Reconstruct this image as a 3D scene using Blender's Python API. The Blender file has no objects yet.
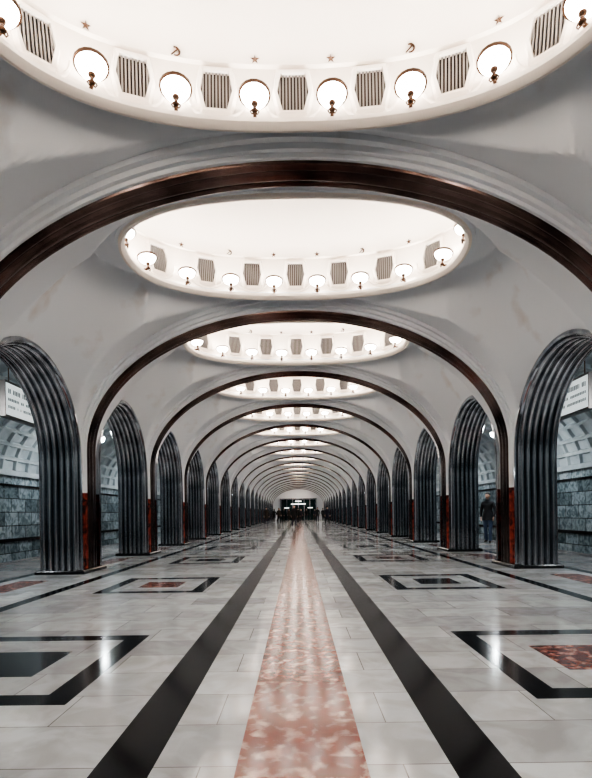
import bpy, bmesh, math, random
from mathutils import Vector, Matrix
random.seed(4)
pi=math.pi
S=4.37; Y0=1.73; NB0=-2; NB1=19      # bay pitch, first transverse arch, bay index range
CAMH=1.12
sc=bpy.context.scene
# ------------------------------------------------------------------ materials
def newmat(name, col=(.5,.5,.5), rough=.5, metal=0., emit=None, es=0., spec=None):
    m=bpy.data.materials.new(name); m.use_nodes=True
    b=m.node_tree.nodes['Principled BSDF']
    b.inputs['Base Color'].default_value=(*col,1); b.inputs['Roughness'].default_value=rough
    b.inputs['Metallic'].default_value=metal
    if spec is not None: b.inputs['Specular IOR Level'].default_value=spec
    if emit:
        b.inputs['Emission Color'].default_value=(*emit,1); b.inputs['Emission Strength'].default_value=es
    return m
def N(m,t,**k):
    n=m.node_tree.nodes.new(t)
    for a,v in k.items(): setattr(n,a,v)
    return n
def L(m,a,b): m.node_tree.links.new(a,b)
def noise_mix(m,c1,c2,scale,lo=.35,hi=.65,detail=6,coord='Object',distort=0.,stretch=None):
    tc=N(m,'ShaderNodeTexCoord'); nz=N(m,'ShaderNodeTexNoise'); cr=N(m,'ShaderNodeValToRGB')
    nz.inputs['Scale'].default_value=scale; nz.inputs['Detail'].default_value=detail
    nz.inputs['Distortion'].default_value=distort
    if stretch:
        mp=N(m,'ShaderNodeMapping'); mp.inputs['Scale'].default_value=stretch
        L(m,tc.outputs[coord],mp.inputs['Vector']); L(m,mp.outputs[0],nz.inputs['Vector'])
    else: L(m,tc.outputs[coord],nz.inputs['Vector'])
    L(m,nz.outputs['Fac'],cr.inputs['Fac'])
    cr.color_ramp.elements[0].position=lo; cr.color_ramp.elements[0].color=(*c1,1)
    cr.color_ramp.elements[1].position=hi; cr.color_ramp.elements[1].color=(*c2,1)
    L(m,cr.outputs['Color'],m.node_tree.nodes['Principled BSDF'].inputs['Base Color'])
    return cr,nz
plaster=newmat('plaster_white',rough=.5); cr,_=noise_mix(plaster,(.58,.51,.47),(.765,.785,.81),1.3,.2,.40,detail=8)
domepl=newmat('dome_plaster',(.90,.82,.74),.6)
steel=newmat('dark_steel',(.06,.07,.085),.12,1.0)
noise_mix(steel,(.20,.215,.24),(.60,.62,.65),1.2,.3,.7,stretch=(3,3,.4))
ribsteel=newmat('steel_brown_reflection',(.1,.05,.04),.15,.92); noise_mix(ribsteel,(.045,.028,.025),(.24,.17,.155),1.5,.35,.7)  # stainless steel ribs; their brownish reflection is painted into the base colour
redst=newmat('red_rhodonite',(.3,.05,.03),.2); noise_mix(redst,(.05,.018,.015),(.33,.06,.04),6,.38,.62,distort=1.)
lampup=newmat('lamp_uplight',(.9,.9,.88),.3,emit=(1,.975,.945),es=19)
lampglass=newmat('lamp_glass',(.9,.9,.88),.3,emit=(1,.985,.96),es=6)
ringm=newmat('lamp_bronze',(.10,.055,.035),.35,.8)
slat=newmat('grille_slats',(.30,.28,.27),.35,.6)
gback=newmat('grille_back',(.03,.018,.013),.7)
blackst=newmat('black_marble',(.012,.011,.013),.12); noise_mix(blackst,(.006,.006,.007),(.02,.017,.019),7,.4,.8)
redfl=newmat('red_marble',(.4,.1,.06),.13,spec=.65); noise_mix(redfl,(.21,.038,.024),(.70,.52,.44),11,.50,.70,detail=15,distort=.3)
def tiles(name,c1,c2,w,h,rough,off=.5,mort=.004,mc=(.16,.15,.14),tint=(.55,.47,.42),rot=None,tf=.4,ns=3.2):
    m=newmat(name,rough=rough); tc=N(m,'ShaderNodeTexCoord'); br=N(m,'ShaderNodeTexBrick')
    br.offset=off; br.inputs['Scale'].default_value=1; br.inputs['Brick Width'].default_value=w
    br.inputs['Row Height'].default_value=h; br.inputs['Mortar Size'].default_value=mort
    br.inputs['Color1'].default_value=(*c1,1); br.inputs['Color2'].default_value=(*c2,1)
    br.inputs['Mortar'].default_value=(*mc,1); br.inputs['Bias'].default_value=0
    vec=tc.outputs['Object']
    if rot:
        sx=N(m,'ShaderNodeSeparateXYZ'); cx=N(m,'ShaderNodeCombineXYZ'); L(m,vec,sx.inputs[0])
        L(m,sx.outputs[rot[0]],cx.inputs[0]); L(m,sx.outputs[rot[1]],cx.inputs[1]); vec=cx.outputs[0]
    L(m,vec,br.inputs['Vector'])
    nz=N(m,'ShaderNodeTexNoise'); nz.inputs['Scale'].default_value=ns; nz.inputs['Detail'].default_value=12
    nz.inputs['Distortion'].default_value=1.2; L(m,tc.outputs['Object'],nz.inputs['Vector'])
    cr=N(m,'ShaderNodeValToRGB'); cr.color_ramp.elements[0].position=.38; cr.color_ramp.elements[0].color=(*tint,1)
    cr.color_ramp.elements[1].position=.6; cr.color_ramp.elements[1].color=(1,1,1,1); L(m,nz.outputs['Fac'],cr.inputs['Fac'])
    mx=N(m,'ShaderNodeMix',data_type='RGBA',blend_type='MULTIPLY'); mx.inputs[0].default_value=tf
    L(m,br.outputs['Color'],mx.inputs[6]); L(m,cr.outputs['Color'],mx.inputs[7])
    L(m,mx.outputs[2],m.node_tree.nodes['Principled BSDF'].inputs['Base Color'])
    return m
whitefl=tiles('white_marble_tiles',(.72,.77,.80),(.48,.51,.535),.9,.46,.12,tint=(.62,.56,.53),tf=.5,mort=.003,mc=(.22,.21,.20))
whitefl.node_tree.nodes['Principled BSDF'].inputs['Specular IOR Level'].default_value=.65
greyfl=tiles('grey_granite_tiles',(.40,.40,.40),(.30,.30,.31),.9,.6,.2)
wallm=tiles('green_marble_wall',(.15,.19,.205),(.42,.48,.51),.8,.42,.2,mort=.012,mc=(.03,.04,.04),tint=(.28,.34,.36),rot=(1,2),tf=.85,ns=5)
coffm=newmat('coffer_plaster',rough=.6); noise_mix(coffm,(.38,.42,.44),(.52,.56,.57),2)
dark=newmat('dark_trackbed',(.02,.02,.02),.8)
railm=newmat('rail_steel',(.2,.18,.17),.35,.9)
signw=newmat('sign_white',(.8,.82,.8),.4,emit=(.9,.97,.97),es=.3)
signl=newmat('sign_lit',(.8,.82,.8),.4,emit=(.95,1,.98),es=1.1)
signd=newmat('sign_text',(.20,.22,.23),.5)
globe=newmat('pendant_glass',(.9,.9,.9),.3,emit=(.90,.97,1.),es=58)
glassd=newmat('dark_glass',(.01,.03,.03),.1)
# ------------------------------------------------------------------ mesh builder
class MB:
    def __init__(s): s.v=[];s.f=[];s.m=[];s.mats=[]
    def mi(s,mat):
        if mat not in s.mats: s.mats.append(mat)
        return s.mats.index(mat)
    def add(s,vs,fs,mat,M=None):
        o=len(s.v); k=s.mi(mat)
        s.v+=[tuple(M@Vector(v)) if M else tuple(v) for v in vs]
        s.f+=[tuple(i+o for i in f) for f in fs]; s.m+=[k]*len(fs)
    def rows(s,rows,mat,cu=False,cv=False,matf=None,M=None):
        o=len(s.v); n=len(rows[0])
        for r in rows: s.v+=[tuple(M@Vector(p)) if M else tuple(p) for p in r]
        R=len(rows)
        for i in range(R if cu else R-1):
            for j in range(n if cv else n-1):
                a=o+i*n+j;b=o+i*n+(j+1)%n;c=o+((i+1)%R)*n+(j+1)%n;d=o+((i+1)%R)*n+j
                s.f.append((a,b,c,d)); s.m.append(s.mi(matf(i,j) if matf else mat))
    def box(s,x0,x1,y0,y1,z0,z1,mat,M=None):
        vs=[(x,y,z) for z in(z0,z1) for y in(y0,y1) for x in(x0,x1)]
        s.add(vs,[(0,2,3,1),(4,5,7,6),(0,1,5,4),(2,6,7,3),(0,4,6,2),(1,3,7,5)],mat,M)
    def lathe(s,prof,mat,n=16,M=None,matf=None):
        rows=[[(r*math.cos(2*pi*k/n),r*math.sin(2*pi*k/n),z) for k in range(n)] for r,z in prof]
        s.rows(rows,mat,cv=True,M=M,matf=matf)
    def tube(s,pts,r,mat,n=6,M=None):
        rows=[]
        for i,p in enumerate(pts):
            a=Vector(pts[max(0,i-1)]); b=Vector(pts[min(len(pts)-1,i+1)]); d=(b-a).normalized()
            u=d.cross(Vector((0,1,0)));  u=u.normalized() if u.length>.01 else Vector((1,0,0)); w=d.cross(u)
            rows.append([tuple(Vector(p)+r*(math.cos(2*pi*k/n)*u+math.sin(2*pi*k/n)*w)) for k in range(n)])
        s.rows(rows,mat,cv=True,M=M)
    def mesh(s,name,smooth=35):
        me=bpy.data.meshes.new(name); me.from_pydata(s.v,[],s.f)
        for m in s.mats: me.materials.append(m)
        me.polygons.foreach_set('material_index',s.m); me.validate()
        bm=bmesh.new(); bm.from_mesh(me); bmesh.ops.recalc_face_normals(bm,faces=bm.faces); bm.to_mesh(me); bm.free()
        if smooth:
            me.polygons.foreach_set('use_smooth',[True]*len(me.polygons)); me.set_sharp_from_angle(angle=math.radians(smooth))
        return me
def obj(name,me,loc=(0,0,0),scale=None,rotz=0):
    o=bpy.data.objects.new(name,me); o.location=loc; o.rotation_euler[2]=rotz
    if scale: o.scale=scale
    sc.collection.objects.link(o); return o
# ------------------------------------------------------------------ transverse arch (rib)
WX=4.16; HZ=2.70; SPR=2.40; OFM=.26
def rib_curve(off,n=56):
    a=WX+.35*off; h=HZ+off; pts=[(-a,0.0),(-a,.8),(-a,1.57),(-a,1.571),(-a,2.0)]
    pts+=[(-a*math.cos(pi*k/n),SPR+h*math.sin(pi*k/n)) for k in range(n+1)]
    pts+=[(a,2.0),(a,1.571),(a,1.57),(a,.8),(a,0.0)]
    return pts
half=[(OFM,.36,0),(.185,.36,0),(.175,.30,0),(.175,.295,0),(.105,.29,0),(.095,.245,0),(.04,.24,0),(.03,.205,0)]
prof=[(o,-y,0) for o,y,_ in half]+[(.0,-.2,1)]
def flute(y0,y1,d,n=6): return [(-d*math.sin(pi*k/n)**.7,y0+(y1-y0)*k/n,1) for k in range(1,n+1)]
prof+=flute(-.2,-.09,.04)+[(.01,-.085,1)]+flute(-.085,.085,.06)+[(.01,.09,1)]+flute(.09,.2,.04)
prof+=list(reversed(half))
def rib_mesh():
    mb=MB(); cols=[]
    for off,y,_ in prof: cols.append([(x,y,z) for x,z in rib_curve(off)])
    npt=len(cols[0]); nh=len(half)
    def mf(i,j):
        if nh-1<=i<len(prof)-nh: return ribsteel
        return redst if (j<2 or j>npt-4) else plaster
    mb.rows(cols,plaster,matf=mf)
    return mb.mesh('transverse_arch',25)
# ------------------------------------------------------------------ vault
A_,B_=2.66,1.56; NE=2.35
Wv=WX+.35*OFM; Yv=S/2-.36
JY=S/2-.5           # half opening of arcade
ASP=2.15; RA=JY
ZR=SPR+HZ+OFM+.01
def en(x,y,a,b): return (abs(x/a)**NE+abs(y/b)**NE)**(1/NE)
def smax(vals,k=.012):
    m=max(vals); return m+k*math.log(sum(math.exp((v-m)/k) for v in vals))
def vz(x,y):
    ax=min(abs(x),Wv); ay=abs(y)
    B=SPR+(HZ+OFM)*math.sqrt(max(0,1-(ax/Wv)**2))
    ins=Wv-ax
    ry=RA+.02-.10*ins
    Lz=ASP+(RA+.02+1.6*ins)*math.sqrt(max(0,1-(ay/ry)**2)) if ay<ry else 0
    Lz=min(Lz,ZR+.1)
    e=en(x,y,A_+.17,B_+.17)
    R=ZR-30*max(0,e-1)**2
    if e<=1.0001: return ZR
    f=min(1,(e-1)/.12)
    return min((1-f)*max(B,R,min(Lz,ZR))+f*smax([B,Lz,R]),ZR+.03)
def vault_mesh():
    mb=MB(); bd=[]
    nx,ny=44,72
    cx=[Wv*math.sin(pi/2*(-1+2*k/nx)) for k in range(nx)]
    cy=[Yv*(-1+2*k/ny) for k in range(ny)]
    for x in cx: bd.append((x,-Yv))
    for y in cy: bd.append((Wv,y))
    for x in cx: bd.append((-x,Yv))
    for y in cy: bd.append((-Wv,-y))
    rows=[]; nv=56
    for x,y in bd:
        k=1/en(x,y,A_+.17,B_+.17); rx,ry=x*k,y*k
        r=[]
        for j in range(nv+1):
            u=math.sin(pi/2*j/nv); px,py=rx+(x-rx)*u,ry+(y-ry)*u
            r.append((px,py,vz(px,py)))
        rows.append(r)
    mb.rows(rows,plaster,cu=True)
    return mb.mesh('ceiling_vault',40)
# ------------------------------------------------------------------ dome + rim
def sp(v,e): return math.copysign(abs(v)**e,v)
def ellp(t):
    c,s=math.cos(t),math.sin(t); x=A_*sp(c,2/NE); y=B_*sp(s,2/NE)
    nx,ny=sp(x/A_,NE-1)/A_,sp(y/B_,NE-1)/B_; l=math.hypot(nx,ny); return x,y,nx/l,ny/l
def ell(off,n=112):
    out=[]
    for k in range(n):
        x,y,nx,ny=ellp(2*pi*k/n); out.append((x+off*nx,y+off*ny))
    return out
def dome_mesh():
    mb=MB()
    pr=[(.19,ZR+.02),(.18,5.29),(.13,5.285),(.12,5.235),(.075,5.23),(.07,5.185),(.03,5.175),(0,5.195),(-.025,5.235),(-.015,5.285),(.01,5.30),(.05,5.31),(.13,5.31),(.2,5.38),(.24,5.46),(.36,6.08),(.37,6.12),(.33,6.14),(.33,6.17)]
    rows=[[(x,y,z) for x,y in ell(o)] for o,z in pr]
    base=ell(.33)
    for k in range(1,13):
        ph=pi/2*k/12; s=max(.001,math.cos(ph)); rows.append([(x*s,y*s,6.17+.62*math.sin(ph)) for x,y in base])
    mb.rows(rows,domepl,cv=True,matf=lambda i,j: plaster if i<4 else domepl)
    return mb.mesh('ceiling_dome',32)
def arcpos(n,phase):
    M=4000; P=[ellp(2*pi*k/M+pi/2) for k in range(M+1)]
    cum=[0]
    for a,b in zip(P,P[1:]): cum.append(cum[-1]+math.dist(a[:2],b[:2]))
    out=[];j=0
    for i in range(n):
        t=(i+phase)/n*cum[-1]
        while cum[j+1]<t: j+=1
        out.append(P[j])
    return out
NL=17
def lamps_mesh():
    mb=MB()
    for x,y,nx,ny in arcpos(NL,.5):
        Nn=Vector((-nx,-ny,0)); T=Vector((0,0,1)).cross(Nn)
        M=Matrix(((T.x,Nn.x,0,x),(T.y,Nn.y,0,y),(0,0,1,5.30),(0,0,0,1)))
        mb.tube([(0,-.10,.0),(0,-.06,.035),(0,-.01,.03),(0,.03,.05),(0,.03,.075)],.02,ringm,8,M)
        mb.tube([(.0,.03,.02),(.03,.04,-.0),(.045,.04,.025),(.03,.04,.05),(.012,.035,.04)],.008,ringm,5,M)
        mb.tube([(.0,.03,.02),(-.03,.04,-.0),(-.045,.04,.025),(-.03,.04,.05),(-.012,.035,.04)],.008,ringm,5,M)
        C=M@Matrix.Translation((0,.03,.05))@Matrix.Rotation(math.radians(8),4,'X')
        mb.lathe([(0,-.03),(.026,-.025),(.034,-.005),(.02,.012),(.017,.04),(.028,.055),(.036,.068),(.036,.08),(.025,.085)],ringm,10,C)
        mb.lathe([(.025,.08),(.08,.095),(.125,.125),(.146,.16),(.152,.185)],lampglass,16,C)
        mb.add([(.147*math.cos(2*pi*k/12),.147*math.sin(2*pi*k/12),.184) for k in range(12)],[tuple(range(12))],lampup,C)
        mb.lathe([(.151,.170),(.169,.172),(.169,.194),(.151,.197)],ringm,18,C)
    return mb.mesh('lamp_ring',40)
def grilles_mesh():
    mb=MB()
    for x,y,nx,ny in arcpos(NL,0.0):
        Nn=Vector((-nx,-ny,0)); sl=math.atan2(.12,.62)
        up=Vector((nx*math.sin(sl),ny*math.sin(sl),math.cos(sl)))
        nin=Nn*math.cos(sl)+Vector((0,0,math.sin(sl))); T=up.cross(nin)
        o=Vector((x,y,0))+Vector((nx,ny,0))*.245+Vector((0,0,5.50))+nin*.012
        M=Matrix(((T.x,nin.x,up.x,o.x),(T.y,nin.y,up.y,o.y),(T.z,nin.z,up.z,o.z),(0,0,0,1)))
        h=.50; hb,hm_,ht=.115,.175,.14
        def hexo(g): return [(-hb-g,-g),(hb+g,-g),(hm_+g,h*.52),(ht+g,h+g),(-ht-g,h+g),(-hm_-g,h*.52)]
        a=hexo(0);b=hexo(.035);c=hexo(.06)
        ring=[[(p[0],0.0,p[1]) for p in a],[(p[0],.055,p[1]) for p in a],[(p[0],.06,p[1]) for p in b],[(p[0],0,p[1]) for p in c]]
        mb.rows(ring,domepl,cv=True,M=M)
        mb.add([(p[0],.004,p[1]) for p in a],[(0,1,2,3,4,5)],gback,M)
        ns=9
        for k in range(ns):
            sx=-.165+.33*(k+.5)/ns; z0=0; z1=h; ax=abs(sx)
            if ax>hb: z0=h*.52*(ax-hb)/(hm_-hb)
            if ax>ht: z1=h-(ax-ht)/(hm_-ht)*h*.48
            if z1-z0>.05: mb.box(sx-.009,sx+.009,.004,.028,z0+.005,z1-.005,slat,M)
        mb.tube([(.33*math.sin(t),.01,.24-.34*math.cos(t)) for t in [(-1.5+3.0*k/14) for k in range(15)]],.022,domepl,6,M)
    for i,(x,y,nx,ny) in enumerate(arcpos(NL,.5)):
        Nn=Vector((-nx,-ny,0)); T=Vector((0,0,1)).cross(Nn)
        o=Vector((x+nx*.318,y+ny*.318,6.18))
        M=Matrix(((T.x,Nn.x,0,o.x),(T.y,Nn.y,0,o.y),(0,0,1,o.z),(0,0,0,1)))
        if i%2==0:
            vs=[(0,.03,0)]+[((.055 if k%2==0 else .022)*math.sin(pi*k/5),.005,(.055 if k%2==0 else .022)*math.cos(pi*k/5)) for k in range(10)]
            mb.add(vs,[(0,1+k,1+(k+1)%10) for k in range(10)],ringm,M)
        else:
            rows=[]
            for k in range(11):
                t=-.6*pi+1.25*pi*k/10; w=.004+.008*math.sin(pi*k/10)
                rows.append([((.045-w)*math.cos(t),.01,(.045-w)*math.sin(t)),((.045)*math.cos(t),.025,(.045)*math.sin(t)),((.045+w)*math.cos(t),.01,(.045+w)*math.sin(t))])
            mb.rows(rows,ringm,M=M)
            R=M@Matrix.Rotation(.8,4,'Y'); mb.box(-.005,.005,.008,.02,-.06,.03,ringm,R); mb.box(-.02,.02,.008,.025,.028,.043,ringm,R)
    return mb.mesh('vent_grille_ring',40)
# ------------------------------------------------------------------ arcade arch (fluted steel)
XI,XO=4.2,4.97
def arcade_mesh(sg):
    mb=MB()
    pf=[(XI+.06,-.07),(XI-.015,-.07),(XI-.03,-.05),(XI-.03,-.01),(XI-.015,.012),(XI+.02,.015)]
    nf=6; x0=XI+.03; x1=XO-.02; w=(x1-x0)/nf
    for f in range(nf):
        for k in range(0,9):
            t=k/8; pf.append((x0+w*(f+.08+.84*t), .02+.05*math.sin(pi*t)**.55))
        pf.append((x0+w*(f+.96),.0)); 
    pf+=[(XO,.015),(XO+.02,-.02),(XO+.02,-.07)]
    path=[(-RA,.0,0),(-RA,1.0,0)]
    n=40
    path+=[(None,None,pi*k/n) for k in range(n+1)]+[(RA,1.0,pi),(RA,0,pi)]
    cols=[]
    for x,o in pf:
        c=[]
        for y,z,ph in path:
            r=RA-o
            if y is None: c.append((sg*x,-r*math.cos(ph),ASP+r*math.sin(ph)))
            else: c.append((sg*x,(-r if y<0 else r),z))
        cols.append(c)
    mb.rows(cols,steel)
    rows=[]
    for k in range(n+1):
        ph=pi*k/n; y=-RA*math.cos(ph); z=ASP+RA*math.sin(ph)
        yy=max(-S/2,min(S/2,y*(S/2)/RA))
        rows.append([(sg*XO,y,z),(sg*XO,yy,4.85)])
    mb.rows(rows,plaster)
    rows=[]
    for k in range(n+1):
        ph=pi*k/n
        rows.append([(sg*(Wv+.003),-(RA-.005)*math.cos(ph),ASP+(RA-.005)*math.sin(ph)),(sg*(Wv+.003),-(RA+.12)*math.cos(ph),ASP+(RA+.12)*math.sin(ph))])
    mb.rows(rows,plaster)
    return mb.mesh('arcade_arch',28)
def column_mesh(sg):
    mb=MB()
    xs=sorted([sg*Wv,sg*XO]); y=.5
    mb.box(xs[0],xs[1],-y+.003,y-.003,0,1.57,redst)
    mb.box(xs[0],xs[1],-y+.003,y-.003,1.57,2.6,plaster)
    a,b=4.12,5.03
    def rr(g,z): 
        p=[(a-g,-y-.06-g),(b+g,-y-.06-g),(b+g,y+.06+g),(a-g,y+.06+g)]
        return [(sg*q[0],q[1],z) for q in p]
    mb.rows([rr(.02,0),rr(.02,.05),rr(.0,.075),rr(-.04,.085),rr(-.3,.086)],blackst,cv=True)
    return mb.mesh('pylon_column',30)
# ------------------------------------------------------------------ side tunnel
def tunnel_mesh(sg):
    bm=bmesh.new(); nph=10; ny=6; g=[]
    for i in range(nph+1):
        ph=math.radians(101.5)*i/nph
        g.append([bm.verts.new((sg*(5.6+3.25*math.cos(ph)),-S/2+S*j/ny,2.5+2.3*math.sin(ph))) for j in range(ny+1)])
    fs=[bm.faces.new((g[i][j],g[i][j+1],g[i+1][j+1],g[i+1][j])) for i in range(nph) for j in range(ny)]
    bmesh.ops.recalc_face_normals(bm,faces=fs)
    bmesh.ops.inset_individual(bm,faces=fs,thickness=.07,depth=0)
    for f in fs:
        c=f.calc_center_median(); d=Vector((c.x-sg*5.6,0,(c.z-2.5)*1.6)).normalized()
        bmesh.ops.inset_individual(bm,faces=[f],thickness=.03,depth=0)
        for v in f.verts: v.co+=d*.09
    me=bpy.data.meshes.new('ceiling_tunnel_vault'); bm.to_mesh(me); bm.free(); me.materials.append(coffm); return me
# ------------------------------------------------------------------ floor
yA=Y0+S*NB0; yB=Y0+S*NB1
def floor_obj():
    mb=MB()
    half=[.29,.66,.92,1.40,1.58,1.88,2.50,2.80,2.98,3.52,3.70,4.12,4.35,4.85,5.06,5.25,6.95,7.05,7.3]
    xs=[-h for h in reversed(half)]+half
    ys=set([yA,yB]); marks=[]
    for b in range(NB0,NB1):
        c=Y0+S*(b+.5)+.04
        marks.append((b,c))
        for d in(.88,.70,.33): ys.add(round(c-d,4)); ys.add(round(c+d,4))
    ys=sorted(ys)
    for i in range(len(xs)-1):
        for j in range(len(ys)-1):
            x=(xs[i]+xs[i+1])/2; y=(ys[j]+ys[j+1])/2; ax=abs(x); m=whitefl
            b,c=min(marks,key=lambda q:abs(q[1]-y)); dy=abs(y-c)
            if ax<.29: m=redfl
            elif .66<ax<.92: m=blackst
            elif 3.52<ax<3.70: m=blackst
            elif 1.40<ax<2.98 and dy<.88:
                if dy>.70 or ax<1.58 or ax>2.80: m=blackst
                elif dy<.33 and 1.88<ax<2.50: m= blackst if (b+(0 if x<0 else 1))%2==0 else redfl
            elif 4.35<ax<4.85 and dy<.70: m=redfl
            elif 5.06<ax<5.25: m=blackst
            elif 5.25<ax<6.95 : m=greyfl
            elif 6.95<ax<7.05: m=redfl
            elif ax>7.05: m=greyfl
            mb.add([(xs[i],ys[j],0),(xs[i+1],ys[j],0),(xs[i+1],ys[j+1],0),(xs[i],ys[j+1],0)],[(0,1,2,3)],m)
    for sg in(-1,1):
        mb.add([(sg*7.3,yA,0),(sg*7.3,yB,0),(sg*7.3,yB,-1.2),(sg*7.3,yA,-1.2)],[(0,1,2,3)],greyfl)
    return obj('floor',mb.mesh('floor',0))
floor_obj()
for sg,nm in((-1,'left'),(1,'right')):
    mb=MB(); mb.add([(sg*8.85,yA,-1.2),(sg*8.85,yB,-1.2),(sg*8.85,yB,2.4),(sg*8.85,yA,2.4)],[(0,1,2,3)],wallm)
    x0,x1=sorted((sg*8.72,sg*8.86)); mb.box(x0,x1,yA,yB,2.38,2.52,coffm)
    x0,x1=sorted((sg*8.8,sg*8.86)); mb.box(x0,x1,yA,yB,.35,.45,blackst); mb.box(x0,x1,yA,yB,2.05,2.12,blackst)
    obj('wall_'+nm,mb.mesh('wall_'+nm,0))
    mb=MB(); mb.add([(sg*7.3,yA,-1.2),(sg*7.3,yB,-1.2),(sg*8.85,yB,-1.2),(sg*8.85,yA,-1.2)],[(0,1,2,3)],dark)
    obj('floor_trackbed',mb.mesh('tb',0))
    mb=MB()
    for rx in(7.45,8.6):
        x0,x1=sorted((sg*(rx-.035),sg*(rx+.035))); mb.box(x0,x1,yA,yB,-1.05,-1.03+.02,railm)
        x0,x1=sorted((sg*(rx-.01),sg*(rx+.01))); mb.box(x0,x1,yA,yB,-1.18,-1.05,railm)
        x0,x1=sorted((sg*(rx-.06),sg*(rx+.06))); mb.box(x0,x1,yA,yB,-1.2,-1.18,railm)
    obj('railway_track',mb.mesh('rails',0))
mv=vault_mesh(); md=dome_mesh(); ml=lamps_mesh(); mg=grilles_mesh(); mr=rib_mesh()
mar={s:arcade_mesh(s) for s in(-1,1)}; mco={s:column_mesh(s) for s in(-1,1)}; mt={s:tunnel_mesh(s) for s in(-1,1)}
mb=MB()
mb.lathe([(.01,1.18),(.05,1.17),(.05,1.13),(.012,1.11),(.012,.2),(.05,.18),(.06,.14),(.2,.10),(.27,.06),(.27,.05)],ringm,20)
mb.lathe([(.265,.05),(.24,-.04),(.15,-.11),(.001,-.14)],globe,10)
mpend=mb.mesh('pendant_lamp',40)
for b in range(NB0,NB1):
    c=Y0+S*(b+.5)
    obj('ceiling_vault',mv,(0,c,0)); obj('ceiling_dome',md,(0,c,0)); obj('lamp_ring',ml,(0,c,0)); obj('vent_grille_ring',mg,(0,c,0))
    for s in(-1,1):
        obj('arcade_arch',mar[s],(0,c,0)); obj('ceiling_tunnel_vault',mt[s],(0,c,0))
        if b%2: obj('pendant_lamp',mpend,(s*6.6,c,3.62))
for k in range(NB0,NB1+1):
    y=Y0+S*k; obj('transverse_arch',mr,(0,y,0))
    for s in(-1,1): obj('pylon_column',mco[s],(0,y,0))
# ------------------------------------------------------------------ hanging sign boxes
def sign(s,y,flip=1):
    mb=MB(); mb.box(-.07,.07,-.95,.95,-.33,.33,signw)
    mb.box(-.085,.085,-.98,.98,.33,.37,railm); mb.box(-.085,.085,-.98,.98,-.37,-.33,railm)
    for e in(-.985,.96): mb.box(-.085,.085,e,e+.025,-.33,.33,railm)
    random.seed(3)
    for q in(-1,1):
        for r,(z,h) in enumerate(((.17,.1),(-.0,.06),(-.15,.06))):
            y0=-.85
            while y0<.78:
                w=random.uniform(.02,.045); xx=sorted((q*.07,q*.074)); mb.box(xx[0],xx[1],y0,y0+w,z-h/2,z+h/2,signd); y0+=w+.026+(random.random()<.15)*.07
    for e in(-.7,.7): mb.lathe([(.012,.37),(.012,1.25)],ringm,8,Matrix.Translation((0,e,0)))
    obj('platform_sign',mb.mesh('platform_sign',0),(s*6.0,y,3.54))
for s in(-1,1):
    sign(s,11.5); sign(s,11.5+S*4); sign(s,11.5+S*8)
# ------------------------------------------------------------------ end walls
mb=MB(); ye=yB
mb.add([(-9,ye,-1.2),(9,ye,-1.2),(9,ye,7),(-9,ye,7)],[(0,1,2,3)],plaster)
obj('wall_back',mb.mesh('wall_back',0))
mb=MB(); mb.add([(-9,yA,-1.2),(9,yA,-1.2),(9,yA,7),(-9,yA,7)],[(0,1,2,3)],plaster); obj('wall_front',mb.mesh('wall_front',0))
mb=MB()
mb.box(-2.9,2.9,ye-.5,ye-.02,0,3.3,glassd)
for k in range(7):
    x=-2.8+5.6*k/6; mb.box(x-.06,x+.06,ye-.58,ye-.5,0,3.3,steel)
mb.box(-3.0,3.0,ye-.6,ye-.02,3.3,3.5,steel)
mb.box(-1.2,1.2,ye-.66,ye-.6,2.5,2.65,signl); mb.box(-2.3,-1.5,ye-.66,ye-.6,1.9,2.02,signl); mb.box(1.5,2.3,ye-.66,ye-.6,1.9,2.02,signl)
mb.box(-.5,.5,ye-.66,ye-.6,2.95,3.1,signl)
obj('door_1',mb.mesh('door_1',0))
# ------------------------------------------------------------------ people
def skin_to(mb,verts,edges,rad,mat,root=0,M=None,matf=None,sub=1):
    me=bpy.data.meshes.new('t'); bm=bmesh.new(); ly=bm.verts.layers.skin.verify()
    vs=[]
    for i,(p,r) in enumerate(zip(verts,rad)):
        v=bm.verts.new(p); v[ly].radius=(r,r) if not isinstance(r,tuple) else r; v[ly].use_root=(i==root); vs.append(v)
    for a,b in edges: bm.edges.new((vs[a],vs[b]))
    bm.to_mesh(me); bm.free()
    o=bpy.data.objects.new('t',me); sc.collection.objects.link(o)
    o.modifiers.new('s','SKIN'); s=o.modifiers.new('u','SUBSURF'); s.levels=sub; s.render_levels=sub
    bpy.context.view_layer.update(); dg=bpy.context.evaluated_depsgraph_get()
    r=bpy.data.meshes.new_from_object(o.evaluated_get(dg))
    off=len(mb.v)
    cs=[v.co.copy() for v in r.vertices]
    mb.v+=[tuple(M@c) if M else tuple(c) for c in cs]
    for p in r.polygons:
        mb.f.append(tuple(i+off for i in p.vertices)); c=sum((cs[i] for i in p.vertices),Vector())/len(p.vertices)
        mb.m.append(mb.mi(matf(c) if matf else mat))
    bpy.data.objects.remove(o); bpy.data.meshes.remove(me); bpy.data.meshes.remove(r)
skinm=newmat('skin',(.60,.38,.29),.5); shoe=newmat('shoe_leather',(.015,.013,.012),.4)
eyem=newmat('eye',(.03,.02,.02),.2); lipm=newmat('lips',(.35,.12,.1),.5)
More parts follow.
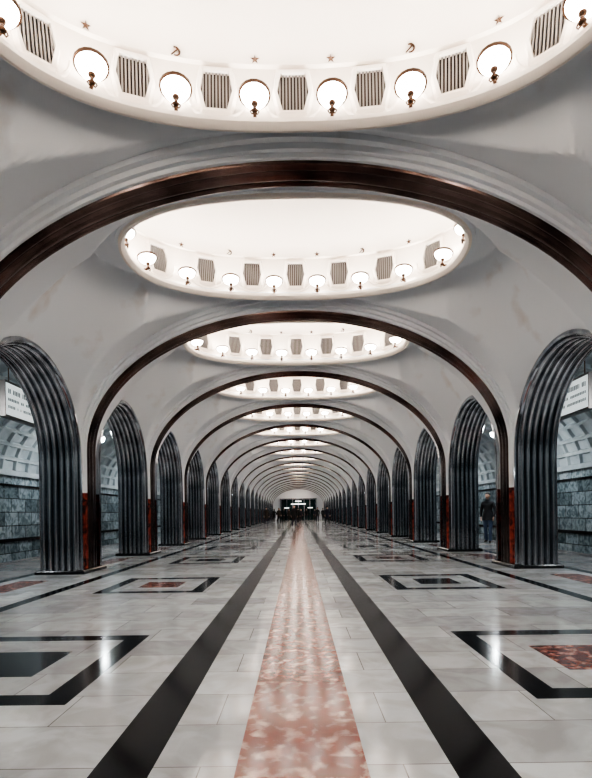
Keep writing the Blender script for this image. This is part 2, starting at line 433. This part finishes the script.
def person(name,loc,rot,H,coat,trous,hair,stride=.1,longhair=False,hem=.72,det=True):
    cm=newmat('coat_cloth',coat,.85); tm=newmat('trouser_cloth',trous,.85); hm=newmat('hair',hair,.6)
    mb=MB(); s=stride
    V=[(0,0,.95),(0,.0,1.12),(0,0,1.3),(0,0,1.42),(0,-.005,1.50),(0,-.012,1.56)]
    R=[(.15,.11),(.135,.10),(.17,.12),(.12,.09),(.055,.055),(.05,.05)]
    E=[(0,1),(1,2),(2,3),(3,4),(4,5)]
    hands=[]
    for q in(-1,1):
        k=len(V); sw=-s*q*.6
        el=(q*.255,.04+sw*.4,1.14); wr=(q*.235,-.07+sw,.93)
        V+=[(q*.17,0,1.40),el,wr]; R+=[.07,.052,.038]; E+=[(3,k),(k,k+1),(k+1,k+2)]; hands.append((q,wr))
        k=len(V); st=s*q
        V+=[(q*.09,0,.87),(q*.10,-st*.5-.02,.49),(q*.10,-st+ (.04 if st<0 else 0),.085),(q*.115,-st-.13,.045)]; R+=[(.095,.1),.068,.05,.04]; E+=[(0,k),(k,k+1),(k+1,k+2),(k+2,k+3)]
    def mf(c):
        if c.z<.10: return shoe
        if c.z<.86 and abs(c.x)<.215: return tm
        if c.z>1.515: return skinm
        return cm
    skin_to(mb,V,E,R,cm,0,None,mf,2)
    mb.rows([[((w)*math.cos(2*pi*k/20),d*math.sin(2*pi*k/20),z) for k in range(20)] for w,d,z in((.165,.125,1.12),(.175,.135,1.0),(.19,.15,.88),(.20,.165,hem),(.185,.15,hem),(.17,.13,.9))],cm,cv=True)
    mb.rows([[((w)*math.cos(2*pi*k/16),d*math.sin(2*pi*k/16)-.005,z) for k in range(16)] for w,d,z in((.11,.09,1.45),(.085,.08,1.49),(.08,.078,1.535),(.065,.062,1.53),(.06,.06,1.47))],cm,cv=True)
    for q,wr in hands:
        w=Vector(wr)
        hv=[w,w+Vector((0,-.01,-.045)),w+Vector((0,-.014,-.085))]; skin_to(mb,hv,[(0,1),(1,2)],[(.024,.026),(.018,.038),(.015,.036)],skinm)
        for i,ln in enumerate((.062,.072,.068,.052)):
            y=-.035+.022*i; a=w+Vector((0,y-.01,-.085)); skin_to(mb,[a,a+Vector((-q*.006,-.004,-ln*.5)),a+Vector((-q*.022,-.008,-ln))],[(0,1),(1,2)],[.009,.0085,.007],skinm)
        a=w+Vector((0,-.03,-.03)); skin_to(mb,[a,a+Vector((-q*.01,-.03,-.03)),a+Vector((-q*.014,-.035,-.06))],[(0,1),(1,2)],[.012,.010,.008],skinm)
    bm=bmesh.new(); bmesh.ops.create_uvsphere(bm,u_segments=20,v_segments=16,radius=1)
    hv=[]
    for v in bm.verts:
        x,y,z=v.co; w=.078*(1-.18*max(0,-z)); d=.098
        px,py,pz=x*w,y*d,z*.118
        if z<-.2: py-=.012*(-z)
        if y<-.8 and abs(x)<.25: py-=.022*max(0,1-abs(z+.15)/.28)*(1-abs(x)/.25)
        if y<-.6 and .0<z<.25 and .2<abs(x)<.6: py+=.007
        hv.append((px,py-.015,pz+1.655))
    fs=[tuple(v.index for v in f.verts) for f in bm.faces]; bm.free(); mb.add(hv,fs,skinm)
    n=18
    rows=[]
    for i in range(9):
        ph=pi/2-i*(pi*.62)/8; row=[]
        for k in range(n):
            t=2*pi*k/n; front=max(0,-math.sin(t)); p2=max(ph,.45*front) if front>.1 else ph
            row.append((.087*math.cos(t)*math.cos(p2),.108*math.sin(t)*math.cos(p2)-.008,1.662+.125*math.sin(p2)))
        rows.append(row)
    if longhair:
        rows.append([(.09*math.cos(2*pi*k/n),max(-.0,.1*math.sin(2*pi*k/n))+.0,1.50) if math.sin(2*pi*k/n)>-.1 else rows[-1][k] for k in range(n)])
    mb.rows(rows,hm,cv=True)
    for q in(-1,1):
        mb.lathe([(.001,-.01),(.009,-.006),(.011,0),(.009,.006),(.001,.01)],eyem,8,Matrix.Translation((q*.03,-.098,1.668))@Matrix.Rotation(pi/2,4,'X'))
        mb.lathe([(.001,-.03),(.012,-.02),(.016,.005),(.012,.022),(.001,.03)],skinm,8,Matrix.Translation((q*.079,-.005,1.655)))
    mb.box(-.022,.022,-.113,-.10,1.598,1.606,lipm)
    f=H/1.775
    o=obj(name,mb.mesh(name,60),loc,(f,f,f),rot); return o
person('standing_man',(6.50,17.8,0),math.radians(-40),1.74,(.018,.018,.022),(.07,.10,.17),(.02,.015,.012),.08,hem=.80)
random.seed(11)
far=[(-.35,41,1.75,.2),(.25,66,1.7,2.9),(-2.2,58,1.72,.4),(-3.0,64,1.66,3.),(2.2,60,1.75,0),(3.1,66,1.7,2.7),(2.75,50,1.68,.6),(-1.4,76,1.7,0),(1.2,78,1.75,3),(-2.7,74,1.75,.5),(.4,80,1.7,0),(2.5,80,1.7,1),(-3.1,50,1.7,.3),(-.05,52,1.66,3.),(-2.6,68,1.75,1.),(-1.9,66,1.7,2.),(3.2,58,1.75,.8)]
cl=[(.02,.02,.022),(.02,.02,.035),(.04,.027,.02),(.01,.012,.012),(.03,.03,.03)]
for i,(x,y,h,r) in enumerate(far):
    person('walking_person',(x,y,0),r,h,cl[i%5],cl[(i*3+1)%4],(.02,.015,.01),.2,longhair=i%3==0,hem=.62 if i%3==0 else .8)
# ------------------------------------------------------------------ world, camera
w=bpy.data.worlds.new('world'); sc.world=w; w.use_nodes=True
w.node_tree.nodes['Background'].inputs[0].default_value=(.6,.75,.8,1); w.node_tree.nodes['Background'].inputs[1].default_value=.02
cam=bpy.data.cameras.new('camera'); co=bpy.data.objects.new('camera',cam); sc.collection.objects.link(co)
co.matrix_world=Matrix.Translation((0,0,CAMH))@Matrix.Rotation(pi/2,4,'X')@Matrix.Rotation(math.radians(-.75),4,'Z')
cam.lens=24.0; cam.sensor_width=36; cam.shift_y=124/778; cam.shift_x=-2.5/778
cam.clip_end=300; sc.camera=co
sc.view_settings.view_transform='AgX'
try: sc.view_settings.look='AgX - High Contrast'
except Exception as e: print(e)
sc.view_settings.exposure=.95
